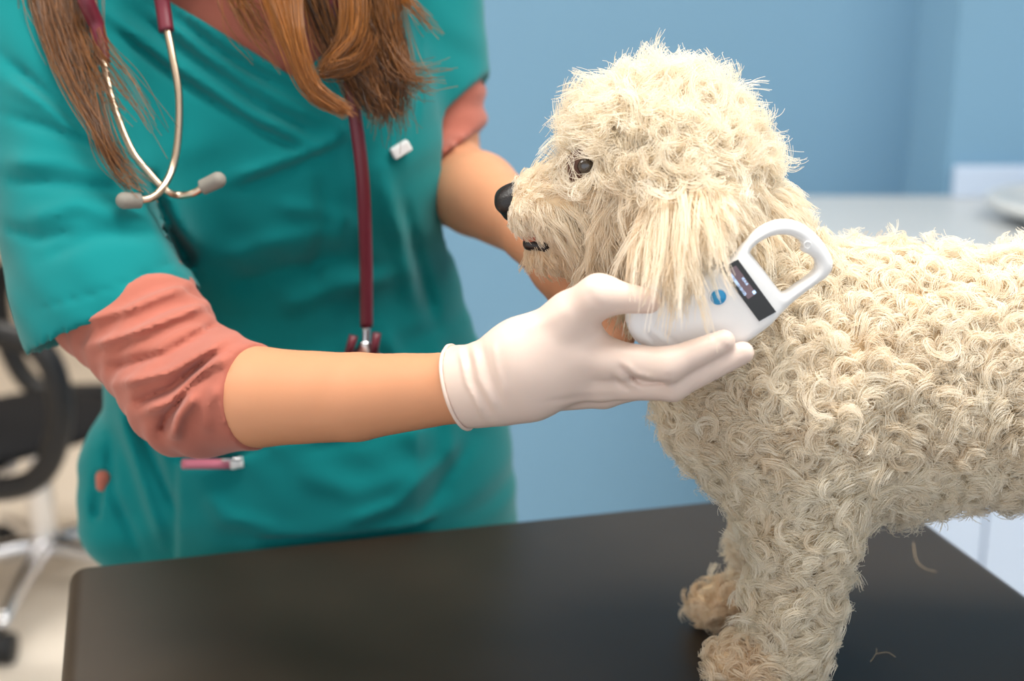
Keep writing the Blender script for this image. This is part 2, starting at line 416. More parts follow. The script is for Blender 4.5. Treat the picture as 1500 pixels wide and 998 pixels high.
# ------------------------------------------------------------------ the veterinarian
per = empty('person', (-0.19, 1.22, 0))
tag(per, 'person in teal scrubs leaning over the table, holding a scanner to the dog', 'person')
SH = WY(52, 50, 1.14); HEM = WY(168, 432, 1.02); EL = WY(283, 572, 0.935); FA1 = WY(380, 582, 0.905); FA2 = WY(520, 582, 0.865); WR = WY(690, 566, 0.815)
SHF = WY(610, 10, 1.26); ELF = WY(640, 258, 1.235); FF1 = WY(700, 285, 1.16); WRF = WY(785, 340, 1.05)
def torso(f, g, kk=0.05):
    f.cap((-0.18, 1.235, 0.80), (-0.19, 1.225, 0.90), 0.168 + g, 0.163 + g, kk, sq=((0, 1, 0), 0.70))
    f.cap((-0.19, 1.225, 0.90), (-0.205, 1.21, 1.05), 0.160 + g, 0.132 + g, kk, sq=((0, 1, 0), 0.74))
    f.cap((-0.205, 1.21, 1.05), (-0.21, 1.185, 1.21), 0.132 + g, 0.143 + g, kk, sq=((0, 1, 0), 0.74))
    f.cap((-0.27, 1.15, 1.16), (-0.15, 1.17, 1.16), 0.075 + g, 0.075 + g, kk)
    f.cap(SH + (0.03, 0.02, -0.01), SHF + (-0.04, 0.0, -0.01), 0.062 + g, 0.062 + g, kk)
    return f
def hand_pts():
    """gloved hand, thumb on top of the reader and fingers along its lower edge"""
    y = 0.797
    return dict(
        palm=[WY(700, 565, 0.812), WY(770, 545, 0.805), WY(835, 528, 0.802)],
        thumb=[WY(770, 520, 0.806), WY(836, 462, 0.800), WY(877, 433, 0.792), WY(950, 441, 0.7945)],
        index=[WY(820, 512, 0.802), WY(890, 527, 0.797), WY(975, 536, 0.785), WY(1060, 500, 0.792)],
        middle=[WY(800, 560, 0.806), WY(880, 560, 0.803), WY(985, 564, 0.793), WY(1088, 517, 0.7965)],
        ring=[WY(800, 575, 0.815), WY(885, 572, 0.818), WY(975, 556, 0.826), WY(1030, 520, 0.838)],
        little=[WY(795, 570, 0.828), WY(870, 565, 0.835), WY(940, 545, 0.842), WY(985, 515, 0.848)])
HP = hand_pts()
def hand(f, g):
    k = 0.012
    up = np.array((0.15, 0, 1.0))
    f.cap(HP['palm'][0], HP['palm'][1], 0.0240 + g, 0.0270 + g, k, sq=((0, 1, 0), 0.80))
    f.cap(HP['palm'][1], HP['palm'][2], 0.0275 + g, 0.0225 + g, k, sq=((0, 1, 0), 0.72))
    f.cap(WY(770, 520, 0.808), WY(850, 500, 0.806), 0.018 + g, 0.013 + g, 0.014)
    f.chain(HP['thumb'], [0.017 + g, 0.0125 + g, 0.0105 + g, 0.0075 + g], 0.010)
    f.chain(HP['index'], [0.0135 + g, 0.0118 + g, 0.0100 + g, 0.0068 + g], 0.005)
    f.chain(HP['middle'], [0.0130 + g, 0.0112 + g, 0.0093 + g, 0.0068 + g], 0.004)
    f.chain(HP['ring'], [0.0120 + g, 0.0105 + g, 0.0088 + g, 0.0066 + g], 0.004)
    f.chain(HP['little'], [0.0105 + g, 0.0092 + g, 0.0076 + g, 0.0058 + g], 0.004)
    return f
def arm_near(f, g, k=0.004):
    f.cap(SH, HEM, 0.046 + g, 0.044 + g, k); f.cap(HEM, EL, 0.044 + g, 0.037 + g, k)
    f.cap(EL, FA1, 0.036 + g, 0.0335 + g, k); f.cap(FA1, FA2, 0.0335 + g, 0.0285 + g, k); f.cap(FA2, WR, 0.0285 + g, 0.0208 + g, k)
    return f
def arm_far(f, g, k=0.006):
    f.cap(SHF, ELF, 0.050 + g, 0.039 + g, k); f.cap(ELF, FF1, 0.038 + g, 0.035 + g, k); f.cap(FF1, WRF, 0.035 + g, 0.023 + g, k)
    return f
# body: one continuous skin surface
f = Field((-0.56, 0.76, 0.0), (0.2, 1.48, 1.74), 0.005)
torso(f, -0.022)
for sx in (-1, 1):
    hx = -0.18 + sx * 0.085
    f.chain([(hx, 1.235, 0.82), (hx + sx * 0.01, 1.23, 0.46), (hx + sx * 0.012, 1.25, 0.09)], [0.078, 0.052, 0.036], 0.02)
    f.cap((hx + sx * 0.012, 1.25, 0.045), (hx + sx * 0.03, 1.12, 0.03), 0.036, 0.028, 0.02)
NB = (SH + SHF) / 2 + np.array((0.02, 0.0, 0.03)); HD = NB + np.array((0.045, -0.075, 0.20))
f.cap(NB, HD - (0.01, -0.02, 0.05), 0.055, 0.047, 0.03)
f.cap(HD + (0, 0.02, 0.03), HD + (0.005, -0.005, -0.035), 0.083, 0.062, 0.03, sq=((1, 0, 0), 0.86))     # skull to jaw
f.cap(HD + (0.02, -0.078, 0.005), HD + (0.026, -0.094, -0.02), 0.007, 0.011, 0.010)                    # nose
f.cap(HD + (0.006, -0.076, -0.048), HD + (0.030, -0.074, -0.048), 0.007, 0.007, 0.006)               # lips
f.cap(HD + (0.016, -0.06, -0.075), HD + (0.018, -0.062, -0.078), 0.018, 0.018, 0.02)                    # chin
for sx in (-1, 1):
    f.cap(HD + (sx * 0.072, 0.01, 0.012), HD + (sx * 0.074, 0.014, -0.02), 0.014, 0.009, 0.006, sq=((1, 0, 0), 0.5))   # ears
    f.cap(HD + (sx * 0.03 + 0.016, -0.078, 0.018), HD + (sx * 0.036 + 0.016, -0.076, 0.018), 0.012, 0.012, 0.006, op='cut')
arm_near(f, 0); hand(f, -0.0045); arm_far(f, 0)
hk = 0.008
PF = [WRF, WY(835, 385, 1.005), WY(868, 430, 0.985)]
f.cap(PF[0], PF[1], 0.025, 0.028, 0.012); f.cap(PF[1], PF[2], 0.028, 0.022, 0.012)
for (dx, dz, dy) in ((0, 0, 0), (6, 26, 0.012), (0, 50, 0.024), (-22, 68, 0.034)):
    f.chain([WY(845 + dx, 400 + dz * 0.8, 1.0), WY(885 + dx, 440 + dz * 0.75, 0.972), WY(915 + dx, 470 + dz * 0.6, 0.957 - dy * 0.2)], [0.0105, 0.0095, 0.008], 0.004)
f.chain([WY(820, 375, 0.995), WY(850, 385, 0.965), WY(872, 400, 0.948)], [0.013, 0.011, 0.008], 0.006)
V_, Q_ = f.mesh(); body = pydata('body', relax(V_, Q_, 3), Q_, M['skin'], per)
for sx in (-1, 1):
    p = HD + np.array((sx * 0.033 + 0.016, -0.066, 0.018))
    e = Field(p - 0.02, p + 0.02, 0.002); e.cap(p, p + (0, 0.001, 0), 0.0115); V_, Q_ = e.mesh(); pydata('eye', V_, Q_, M['eye'], per)
# undershirt
def wrinkle(P, a, b, amp, freq, seed):
    ab = b - a; L = np.linalg.norm(ab); ab = ab / L
    t = (P - a) @ ab
    q = P - a - t[:, None] * ab
    u = np.cross(ab, (0, 1, 0)); u /= np.linalg.norm(u); v = np.cross(ab, u)
    th = np.arctan2(q @ v, q @ u)
    ph = freq * t + 1.1 * np.sin(th + seed) + 0.9 * np.sin(2 * th + 2.3 * seed) + 0.35 * np.sin(3 * th - seed)
    s = np.sin(ph); return t / L, amp * (np.sign(s) * np.abs(s) ** 0.8) * (0.65 + 0.35 * np.sin(th * 1.0 + 0.4 * freq * t * 0.13 + seed))
f = Field((-0.50, 0.80, 1.0), (-0.10, 1.26, 1.36), 0.0025)
f.cap(SH, HEM, 0.040, 0.047, 0.02); f.cap(HEM, EL, 0.0495, 0.0425, 0.02)
CUF = WY(377, 582, 0.906)
f.cap(EL, CUF, 0.0425, 0.0362, 0.02)
I, P = f.near(0.012)
x, y = proj(P)
t1, w1 = wrinkle(P, HEM - (EL - HEM) * 0.3, EL, 0.0036, 290, 0.7)
wgt = np.clip(1 - (x - 275) / 60, 0, 1) * np.clip((y - 380) / 30, 0, 1)
lines = [([(92, 478), (190, 452), (290, 412)], 7, .003), ([(120, 512), (215, 480), (318, 440)], 7, .004), ([(145, 542), (240, 520), (330, 468)], 7, -.003),
         ([(165, 565), (250, 545), (345, 490)], 8, .0045), ([(190, 592), (250, 570), (310, 520)], 6, -.004), ([(205, 606), (250, 590), (300, 545), (345, 515)], 8, .005),
         ([(232, 640), (245, 610), (275, 570), (330, 525)], 6, -.005), ([(252, 650), (262, 610), (290, 575)], 9, .005), ([(300, 640), (300, 600), (320, 560)], 10, .002)]
f.F[I[:, 0], I[:, 1], I[:, 2]] -= (w1 * wgt * 0.6 + 2.0 * strokes(x, y, lines)).astype(np.float32)
f.plane(CUF, CUF - EL + np.array((0.004, 0, 0.004)))
V_, Q_ = f.mesh(); pydata('undershirt_sleeve', relax(V_, Q_, 1), Q_, M['salmon'], per)
f = Field((-0.2, 0.98, 0.98), (0.12, 1.42, 1.42), 0.004)
CF = ELF + (FF1 - ELF) * 0.10
f.cap(SHF, ELF, 0.054, 0.047, 0.02); f.cap(ELF, ELF + (FF1 - ELF) * 0.8, 0.047, 0.042, 0.02)
I, P = f.near(0.012); t1, w1 = wrinkle(P, SHF, ELF, 0.003, 260, 1.9); f.F[I[:, 0], I[:, 1], I[:, 2]] -= w1.astype(np.float32)
f.plane(WY(652, 234, 1.21), (0.68, -0.15, -0.72))
V_, Q_ = f.mesh(); pydata('undershirt_sleeve', V_, Q_, M['salmon'], per)
f = Field((-0.5, 0.98, 0.78), (0.12, 1.46, 1.5), 0.005); torso(f, -0.009)
f.cap(NB - (0, 0, 0.03), NB + (0.0, 0.0, 0.035), 0.075, 0.062, 0.03)
f.plane(NB + (0, 0, 0.03), (0.1, -0.35, 1))
V_, Q_ = f.mesh(); pydata('undershirt', relax(V_, Q_), Q_, M['salmon'], per)
# scrub top
f = Field((-0.52, 0.94, 0.70), (0.14, 1.44, 1.40), 0.0032)
torso(f, 0.004)
f.cap((-0.18, 1.235, 0.74), (-0.185, 1.23, 0.86), 0.182, 0.172, 0.03, sq=((0, 1, 0), 0.70))
f.cap(WY(170, 690, 1.17), WY(185, 760, 1.17), 0.03, 0.042, 0.04)
f.cap(SH + (0.01, 0.01, 0.0), HEM + (-0.006, 0, 0), 0.078, 0.0655, 0.035); f.cap(HEM + (-0.006, 0, 0), HEM + (-0.006, 0, 0) + (HEM - SH) * 0.10, 0.0655, 0.066, 0.01)
SF2 = SHF + (ELF - SHF) * 0.5
f.cap(SHF, SF2, 0.058, 0.056, 0.03); f.cap(SF2, SF2 + (ELF - SHF) * 0.3, 0.056, 0.058, 0.01)
I, P = f.near(0.016); x, y = proj(P)
fold = [
    ([(130, 0), (250, 90), (360, 165), (470, 215)], 12, .0050), ([(150, 30), (260, 115), (380, 190), (460, 228)], 8, -.0045),
    ([(205, 0), (300, 75), (400, 140), (500, 190)], 11, .0050), ([(190, 12), (290, 90), (390, 160), (480, 205)], 7, -.0035),
    ([(250, 0), (330, 60), (420, 112), (500, 160)], 9, .0045), ([(232, 8), (320, 76), (410, 130)], 6, -.004),
    ([(330, 265), (400, 240), (470, 215), (520, 185)], 9, .0035), ([(340, 280), (410, 255), (500, 215)], 7, -.003),
    ([(0, 80), (70, 140), (140, 210), (190, 270)], 8, -.0055), ([(0, 110), (80, 160), (150, 215), (215, 285)], 13, .0055),
    ([(0, 165), (90, 195), (160, 225), (215, 275)], 8, -.004), ([(0, 235), (90, 240), (190, 262)], 13, .004), ([(0, 262), (80, 270), (180, 280)], 8, -.003),
    ([(30, 325), (110, 300), (190, 320)], 14, .0035), ([(60, 380), (140, 345), (250, 340)], 12, -.003), ([(0, 330), (60, 350), (120, 340)], 9, -.003),
    ([(225, 285), (250, 340), (285, 400)], 13, -.011), ([(215, 250), (235, 300)], 10, -.006),
    ([(330, 420), (420, 395), (520, 370)], 16, -.0045), ([(320, 380), (420, 350), (520, 335)], 16, .0035), ([(400, 455), (480, 425), (600, 400)], 16, .0035),
    ([(400, 300), (470, 310), (520, 330)], 13, .003), ([(560, 250), (590, 350), (610, 470)], 14, .004), ([(585, 280), (610, 380), (640, 480)], 10, -.004),
    ([(170, 590), (200, 680), (240, 800)], 9, .005), ([(190, 590), (225, 670), (262, 760)], 7, -.005), ([(215, 600), (250, 690)], 7, .004), ([(160, 640), (165, 720), (205, 810)], 8, -.004),
    ([(600, 770), (640, 720), (690, 640)], 12, -.003), ([(420, 690), (520, 720), (640, 690)], 18, .0025), ([(640, 500), (655, 580), (665, 700)], 12, .003),
    ([(420, 560), (500, 600), (620, 580)], 16, .004), ([(440, 660), (540, 640), (660, 590)], 12, -.0035), ([(560, 480), (600, 560), (610, 680)], 12, .0035), ([(300, 720), (330, 760), (420, 780)], 14, .003), ([(470, 250), (480, 330), (450, 430)], 14, -.0035), ([(500, 770), (580, 740), (660, 660)], 10, .003),
    ([(50, 455), (160, 425), (285, 372)], 2.6, -.0016), ([(610, 20), (612, 120), (605, 200)], 4, -.002),
    ([(255, 640), (268, 676), (300, 676), (390, 655)], 6, -.009)]
D = 1.25 * strokes(x, y, fold)
front = P[:, 1] < 1.2
pan = np.clip((x - 257) / 5, 0, 1) * np.clip((y - 655 + (x - 260) * 0.1) / 8, 0, 1) * np.clip((640 - x) / 30, 0, 1)
D += 0.007 * pan
D += 0.0012 * np.sin(P[:, 0] * 90 + 3 * np.sin(P[:, 2] * 40)) * np.sin(P[:, 2] * 60 + P[:, 0] * 30)
f.F[I[:, 0], I[:, 1], I[:, 2]] -= (D * (front | (x > 580) | (x < 250))).astype(np.float32)
# sleeve mouths, V neck, hem
ax = (HEM - SH) / np.linalg.norm(HEM - SH)
HN = np.array(ax) + np.array((0.0, 0.0, 0.0))
def halfspace_cut(f, p, n, lim_p, lim_r):
    n = n / np.linalg.norm(n)
    sl, g = f.sub(np.asarray(lim_p) - lim_r, np.asarray(lim_p) + lim_r)
    d = (g[0] - p[0]) * n[0] + (g[1] - p[1]) * n[1] + (g[2] - p[2]) * n[2]
    r = np.sqrt((g[0] - lim_p[0]) ** 2 + (g[1] - lim_p[1]) ** 2 + (g[2] - lim_p[2]) ** 2) - lim_r
    cut = np.maximum(-d, r * 1.0)
    f.put(sl, cut.astype(np.float32), 0, 'cut')
HP0 = WY(163, 434, 1.015)
# hem line of the sleeve follows the photograph's slant
e1 = WY(280, 390, 1.02) - WY(45, 476, 1.02); e2 = np.array((0.05, -1, 0.25))
hn = np.cross(e1, e2); hn = hn / np.linalg.norm(hn); hn = hn if hn @ (HEM - SH) > 0 else -hn
halfspace_cut(f, HP0, hn, HP0 + hn * 0.10, 0.105)
f.cap(SH + (HEM - SH) * 0.86, HEM + (HEM - SH) * 0.4, 0.050, 0.058, 0.0, op='cut')
ef = ELF - SHF; ef /= np.linalg.norm(ef)
FP = WY(652, 166, 1.235)
hf = np.array((0.68, -0.1, -0.72))
halfspace_cut(f, FP, hf, FP + hf * 0.07, 0.085)
f.plane((-0.18, 1.2, 0.765), (0, 0, -1))
# neck opening: wedge through the front
a1 = WY(235, -10, 1.08); a2 = WY(430, 112, 1.08); a3 = WY(560, -10, 1.1)
nv = np.array((0, 1.0, -0.25))
m1 = np.cross(a2 - a1, nv); m1 /= np.linalg.norm(m1); m2 = np.cross(a3 - a2, nv); m2 /= np.linalg.norm(m2)
sl, g = f.sub((-0.5, 0.95, 1.18), (0.14, 1.44, 1.40))
cen = WY(410, 20, 1.08)
if (cen - a2) @ m1 > 0: m1 = -m1
if (cen - a2) @ m2 > 0: m2 = -m2
dd = np.maximum(sum((g[i] - a2[i]) * m1[i] for i in range(3)), sum((g[i] - a2[i]) * m2[i] for i in range(3)))
dd = np.maximum(dd, 0.93 - g[1] + 0 * g[2] + 0 * g[0])
f.put(sl, dd.astype(np.float32), 0.002, 'cut')
f.cap(NB - (0, 0, 0.02), NB + (0, 0, 0.2), 0.085, 0.09, 0.0, op='cut')
# the cloth is pressed flat by the far edge of the table
sl, g = f.sub((-0.52, 0.94, 0.70), (0.14, 1.44, T + 0.02))
de = ((g[0] - A0[0]) * (-ey[0]) + (g[1] - A0[1]) * (-ey[1])) - 0.004          # beyond the edge is positive
f.put(sl, np.maximum(de + 0 * g[2], g[2] - (T + 0.004) + 0 * g[0]).astype(np.float32), 0.004, 'cut')
# open side vent at the hip, the undershirt showing inside
I, P = f.near(0.004); x, y = proj(P); mv = np.hypot(x - 143, y - 712) < 9; yv = P[mv][:, 1].min() if mv.any() else 1.17
for a, b, ra, rb in ((WY(152, 700, yv), WY(138, 706, yv), 0.0085, 0.0095), (WY(138, 706, yv), WY(139, 752, yv + 0.004), 0.0095, 0.006)): f.cap(a, b, ra, rb, 0.002, op='cut')
sh = Field(WY(150, 706, yv) - 0.03, WY(150, 706, yv) + 0.03, 0.0012); sh.cap(WY(151, 699, yv + 0.008), WY(149, 712, yv + 0.008), 0.0065, 0.005)
V_, Q_ = sh.mesh(); pydata('undershirt_hem', relax(V_, Q_), Q_, M['salmon'], per)
V_, Q_ = f.mesh(); SV = relax(V_, Q_, 1); pydata('scrub_top', SV, Q_, M['scrub'], per)
SX, SY = proj(SV)
def cloth_y(px, py): return SV[np.hypot(SX - px, SY - py) < 9][:, 1].min()
# scrub trousers and shoes
f = Field((-0.42, 1.0, 0.05), (0.06, 1.44, 0.88), 0.006)
f.cap((-0.18, 1.235, 0.80), (-0.18, 1.235, 0.84), 0.165, 0.155, 0.03, sq=((0, 1, 0), 0.70))
for sx in (-1, 1):
    hx = -0.18 + sx * 0.085
    f.chain([(hx, 1.235, 0.80), (hx + sx * 0.012, 1.23, 0.46), (hx + sx * 0.014, 1.25, 0.1)], [0.094, 0.075, 0.066], 0.02)
f.plane((0, 0, 0.085), (0, 0, -1))
V_, Q_ = f.mesh(); pydata('scrub_trousers', relax(V_, Q_), Q_, M['scrub'], per)
for sx in (-1, 1):
    hx = -0.18 + sx * 0.098
    f = Field((hx - 0.08, 1.0, 0), (hx + 0.08, 1.34, 0.14), 0.005)
    f.cap((hx, 1.255, 0.045), (hx + sx * 0.02, 1.11, 0.035), 0.046, 0.045, 0.02); f.plane((0, 0, 0.004), (0, 0, -1))
    V_, Q_ = f.mesh(); pydata('shoe', relax(V_, Q_), Q_, M['white'], per)
# glove
f = Field((-0.10, 0.74, 1.0), (0.17, 0.90, 1.20), 0.0013)
hand(f, 0.0)
C0 = WY(635, 570, 0.832); C1 = WY(725, 562, 0.812)
f.cap(C0, C1, 0.0262, 0.0244, 0.006)
I, P = f.near(0.008); x, y = proj(P)
gl = [([(672, 508), (683, 560), (712, 618)], 3, .0016), ([(683, 506), (694, 560), (722, 612)], 3.5, -.0012), ([(692, 505), (703, 555), (730, 606)], 4, .0012),
      ([(705, 500), (716, 550), (738, 600)], 4, -.0008), ([(722, 500), (728, 540), (745, 590)], 4, .0007),
      ([(905, 535), (925, 552), (950, 558)], 3, -.0016), ([(912, 528), (932, 548), (960, 554)], 3, .0012), ([(918, 548), (940, 562), (985, 560)], 2.6, -.002),
      ([(900, 545), (918, 562), (940, 570)], 3, .001), ([(893, 548), (908, 564), (925, 574)], 2.5, -.001),
      ([(1046, 492), (1058, 508), (1068, 512)], 3, -.0006), ([(860, 425), (868, 440), (880, 452)], 5, -.0005), ([(760, 480), (800, 470), (840, 450)], 10, .0006),
      ([(790, 590), (850, 582), (920, 578)], 4, -.0006)]
f.F[I[:, 0], I[:, 1], I[:, 2]] -= (strokes(x, y, gl) * (P[:, 1] < 0.83)).astype(np.float32)
cn = np.array((-0.92, 0.22, -0.32))
f.plane(WY(671, 567, 0.82), cn)
V_, Q_ = f.mesh(); glove = pydata('glove', relax(V_, Q_, 2), Q_, M['glove'], per)
# rolled rim of the glove, laid along the cut edge of the mesh
cn = cn / np.linalg.norm(cn); u = np.cross(cn, (0, 1, 0)); u /= np.linalg.norm(u); v = np.cross(cn, u)
ctr = WY(671, 567, 0.822)
GV = relax(V_, Q_, 2); q = GV - ctr; m_ = np.abs(q @ cn + 0.001) < 0.0015
th_ = np.arctan2(q[m_] @ v, q[m_] @ u); rr_ = np.hypot(q[m_] @ v, q[m_] @ u)
ring = []
for a in np.linspace(0, 2 * math.pi, 33):
    dA = np.abs((th_ - a + math.pi) % (2 * math.pi) - math.pi)
    R1 = rr_[dA < 0.25].max()
    ring.append(ctr - cn * 0.0005 + R1 * (math.cos(a) * u + math.sin(a) * v))
ring[-1] = ring[0]
tube('rolled_cuff', ring, 0.0012, M['glove'], per, n=96, sides=10)
# name tag and pocket pen
p = WY(587, 219, cloth_y(587, 219) - 0.002)
bt = box('chest_clip', (-0.008, -0.004, -0.0045), (0.008, 0.004, 0.0045), M['plastic'], per, 0.0015)
bt.matrix_parent_inverse = Matrix.Identity(4); bt.location = Vector(p) - Vector(per.location); bt.rotation_euler = (0, math.radians(-28), 0.35)
py_ = min(cloth_y(q, 682) for q in (275, 300, 330, 350)) - 0.0015
pen = empty('pen', WY(305, 680, py_))
tube('barrel', [WY(268, 680, py_ + .002), WY(300, 680, py_), WY(338, 680, py_)], 0.0042, M['pink'], pen, n=8, sides=12)
tube('cap', [WY(338, 680, py_), WY(356, 677, py_ + .001)], 0.0047, M['plastic'], pen, n=4, sides=12, smoothpath=False)
tube('pocket_clip', [WY(325, 674, py_ - .005), WY(340, 673, py_ - .005), WY(354, 673, py_ - .004)], 0.0014, M['chrome'], pen, n=6, sides=8)
tag(pen, 'pink pen lying across the hip pocket of the teal scrubs', 'pen')
# hair of the person
def lock(guides, n, spread, rad, tint, curl=0.0, tipspread=1.0, K=26):
    out = []; tt = []
    G = [spline([WY(*q) for q in g], K) for g in guides]
    for i in range(n):
        a = rng.random() * (len(G) - 1); j = min(int(a), len(G) - 2) if len(G) > 1 else 0; u = a - j
        c = G[j] * (1 - u) + G[j + 1] * u if len(G) > 1 else G[0].copy()
        s = np.linspace(0, 1, K)[:, None]
        off = rng.normal(0, 1, 3) * spread * (1, 0.6, 0.6); off2 = rng.normal(0, 1, 3) * spread * tipspread * (1, 0.6, 1)
        ph = rng.random() * 6.28
        c = c + off * (1 - s) + off2 * s + curl * np.sin(s * 9 + ph) * rng.normal(0, 1, 3) * s
        cut = 0.75 + 0.25 * rng.random()
        c = np.stack([np.interp(np.linspace(0, cut, K), np.linspace(0, 1, K), c[:, k]) for k in range(3)], 1)
        out.append(c); tt.append(np.clip(tint + rng.normal(0, 0.16), 0, 1))
    return out, tt
Ps, Ts = [], []
for args in (
    # left lock over the shoulder and the ear tubes
    ([[(30, -160, 1.10), (45, -10, 1.075), (75, 90, 1.05), (140, 190, 1.03), (175, 245, 1.025), (215, 285, 1.02)], [(100, -160, 1.10), (125, -10, 1.075), (140, 80, 1.05), (155, 190, 1.03), (185, 250, 1.025), (230, 285, 1.02)]], 120, 0.0030, .0, .34, .003, 1.6),
    ([[(60, -160, 1.10), (75, -10, 1.075), (110, 70, 1.05), (150, 140, 1.035), (180, 170, 1.03)], [(130, -160, 1.10), (140, -20, 1.075), (150, 60, 1.05), (200, 130, 1.03), (255, 215, 1.025)]], 60, 0.003, .0, .28, .003, 1.8),
    ([[(40, -160, 1.10), (38, -10, 1.075), (60, 60, 1.06), (100, 125, 1.05)], [(100, -160, 1.10), (100, -20, 1.075), (120, 60, 1.05), (140, 120, 1.04)]], 110, 0.004, .0, .42, .003, 1.2),
    # right mass: golden front strand, dark back
    ([[(340, -170, 1.08), (385, -20, 1.05), (420, 70, 1.035), (455, 140, 1.03), (512, 168, 1.03)], [(400, -170, 1.08), (430, -20, 1.05), (440, 60, 1.03), (465, 125, 1.025), (515, 164, 1.025)]], 700, 0.0035, .0, .72, .001, 0.6),
    ([[(400, -170, 1.10), (450, -20, 1.07), (480, 60, 1.06), (520, 120, 1.055), (560, 150, 1.05)], [(540, -170, 1.11), (560, -20, 1.08), (575, 60, 1.065), (580, 120, 1.06), (572, 185, 1.06)]], 1300, 0.007, .0, .28, .004, 1.2),
    ([[(480, -170, 1.10), (500, -20, 1.06), (500, 60, 1.045), (470, 110, 1.04), (520, 100, 1.04), (548, 60, 1.04)], [(520, -170, 1.10), (530, -20, 1.06), (525, 50, 1.045), (490, 90, 1.04), (530, 80, 1.04), (545, 40, 1.04)]], 260, 0.003, .0, .5, .002, 1.0),
    ([[(520, -170, 1.11), (540, -10, 1.07), (565, 60, 1.06), (600, 105, 1.05), (660, 100, 1.05)], [(560, -170, 1.11), (580, -10, 1.07), (590, 70, 1.06), (600, 120, 1.05), (625, 138, 1.05)]], 120, 0.004, .0, .4, .003, 1.5),
    ([[(560, -170, 1.11), (575, -20, 1.08), (600, 10, 1.06), (640, 48, 1.06)], [(570, -170, 1.11), (590, -20, 1.08), (610, 5, 1.06), (650, 58, 1.06)]], 40, 0.003, .0, .5, .002, 1.0),
    ([[(310, -170, 1.09), (330, -20, 1.06), (350, 30, 1.055), (400, 95, 1.05)], [(350, -170, 1.09), (362, -20, 1.06), (385, 20, 1.05), (410, 80, 1.05)]], 80, 0.004, .0, .5, .003, 1.2)):
    g_, n_, sp_, _, ti_, cu_, ts_ = args
    if g_[0][0][0] < 200: g_ = [[(a, b, c - 0.03 * min(max((b - 40) / 150, 0), 1)) for a, b, c in q] for q in g_]
    a_, b_ = lock(g_, n_, sp_, 0, ti_, cu_, ts_); Ps += a_; Ts += b_
# scalp hair down to the locks
for i in range(1500):
    th = rng.random() * math.pi * 2; ph = rng.random() * 1.25
    n_ = np.array((math.sin(ph) * math.cos(th), math.sin(ph) * math.sin(th), math.cos(ph)))
    if n_[1] < -0.6: continue
    p0 = HD + (0, 0.02, 0.03) + n_ * (0.074, 0.086, 0.086)
    sd = 1 if n_[0] > 0 else -1
    p1 = HD + np.array((sd * 0.088 + rng.normal(0, .008), 0.02 + n_[1] * 0.08, -0.02))
    p2 = HD + np.array((sd * 0.085 + rng.normal(0, .012), 0.01 + n_[1] * 0.07, -0.13))
    p3 = HD + np.array((sd * 0.09 + rng.normal(0, .015), -0.01 + n_[1] * 0.05, -0.2))
    Ps.append(spline([p0, p0 + n_ * 0.01 + (sd * 0.03, 0, 0), p1, p2, p3], 26)); Ts.append(np.clip(0.35 + rng.normal(0, .15), 0, 1))
hair_object('hair', np.array(Ps), np.linspace(0.00034, 0.00016, 26), np.array(Ts), M['hair'], per)['kind'] = 'stuff'

# ------------------------------------------------------------------ stethoscope
st = empty('stethoscope', WY(250, 100, 1.06))
tag(st, 'stethoscope with maroon tubing and crossed metal ear tubes hanging from the neck', 'stethoscope')
tube('ear_tube', [WY(150, 84, 1.045), WY(165, 150, 1.030), WY(190, 215, 1.018), (WY(215, 250, 1.014)), WY(243, 279, 1.013), WY(262, 286, 1.018), WY(283, 283, 1.016), WY(300, 273, 1.015)], 0.0027, M['tube'], st, n=60)
tube('ear_tube', [WY(244, 40, 1.06), WY(253, 85, 1.05), WY(262, 140, 1.04), WY(261, 200, 1.03), WY(253, 245, 1.02), WY(238, 275, 1.006), WY(222, 290, 0.999), WY(200, 294, 0.994)], 0.0028, M['tube'], st, n=60)
def ear_tip(a, b):
    f = Field(np.minimum(a, b) - 0.015, np.maximum(a, b) + 0.015, 0.0008)
    ab = (b - a); L = np.linalg.norm(ab); ab = ab / L
    f.cap(a, b, 0.0056, 0.0060, 0.0); f.plane(a, -ab)
    V_, Q_ = f.mesh(); pydata('ear_tip', relax(V_, Q_, 1), Q_, M['tip'], st)
ear_tip(WY(296, 275, 1.015), WY(319, 264, 1.013)); ear_tip(WY(206, 294, 0.995), WY(182, 294, 0.988))
tube('tubing', [WY(151, 92, 1.046), WY(142, 40, 1.055), WY(122, -40, 1.058), NB + (-0.100, -0.02, 0.070), NB + (-0.062, 0.092, 0.095)], [0.0055, 0.0058, 0.006, 0.006, 0.006], M['maroon'], st, n=40)
tube('tubing', [WY(244, 46, 1.0595), WY(237, 0, 1.068), WY(226, -60, 1.07), NB + (-0.085, -0.045, 0.065), NB + (-0.062, 0.092, 0.100)], 0.0056, M['maroon'], st, n=40)
tube('tubing', [NB + (-0.062, 0.092, 0.097), NB + (0.02, 0.105, 0.095), NB + (0.095, 0.04, 0.075), WY(490, -30, 1.08), WY(508, 90, 1.075), WY(520, 170, 1.075), WY(531, 260, 1.077), WY(536, 370, 1.085), WY(537, 478, 1.09)], 0.0052, M['maroon'], st, n=110)
tube('chestpiece_stem', [WY(537, 474, 1.09), WY(536, 500, 1.09), WY(535, 520, 1.09)], 0.0032, M['chrome'], st, n=8)
cp = Field(WY(535, 540, 1.092) - 0.03, WY(535, 540, 1.092) + 0.03, 0.001)
cp.cap(WY(535, 540, 1.096), WY(535, 540, 1.088), 0.018, 0.018, 0.0, sq=((0, 1, 0), 0.35)); cp.cap(WY(535, 506, 1.09), WY(535, 524, 1.09), 0.0048, 0.006, 0.004)
V_, Q_ = cp.mesh(); pydata('chestpiece', V_, Q_, M['chrome'], st)
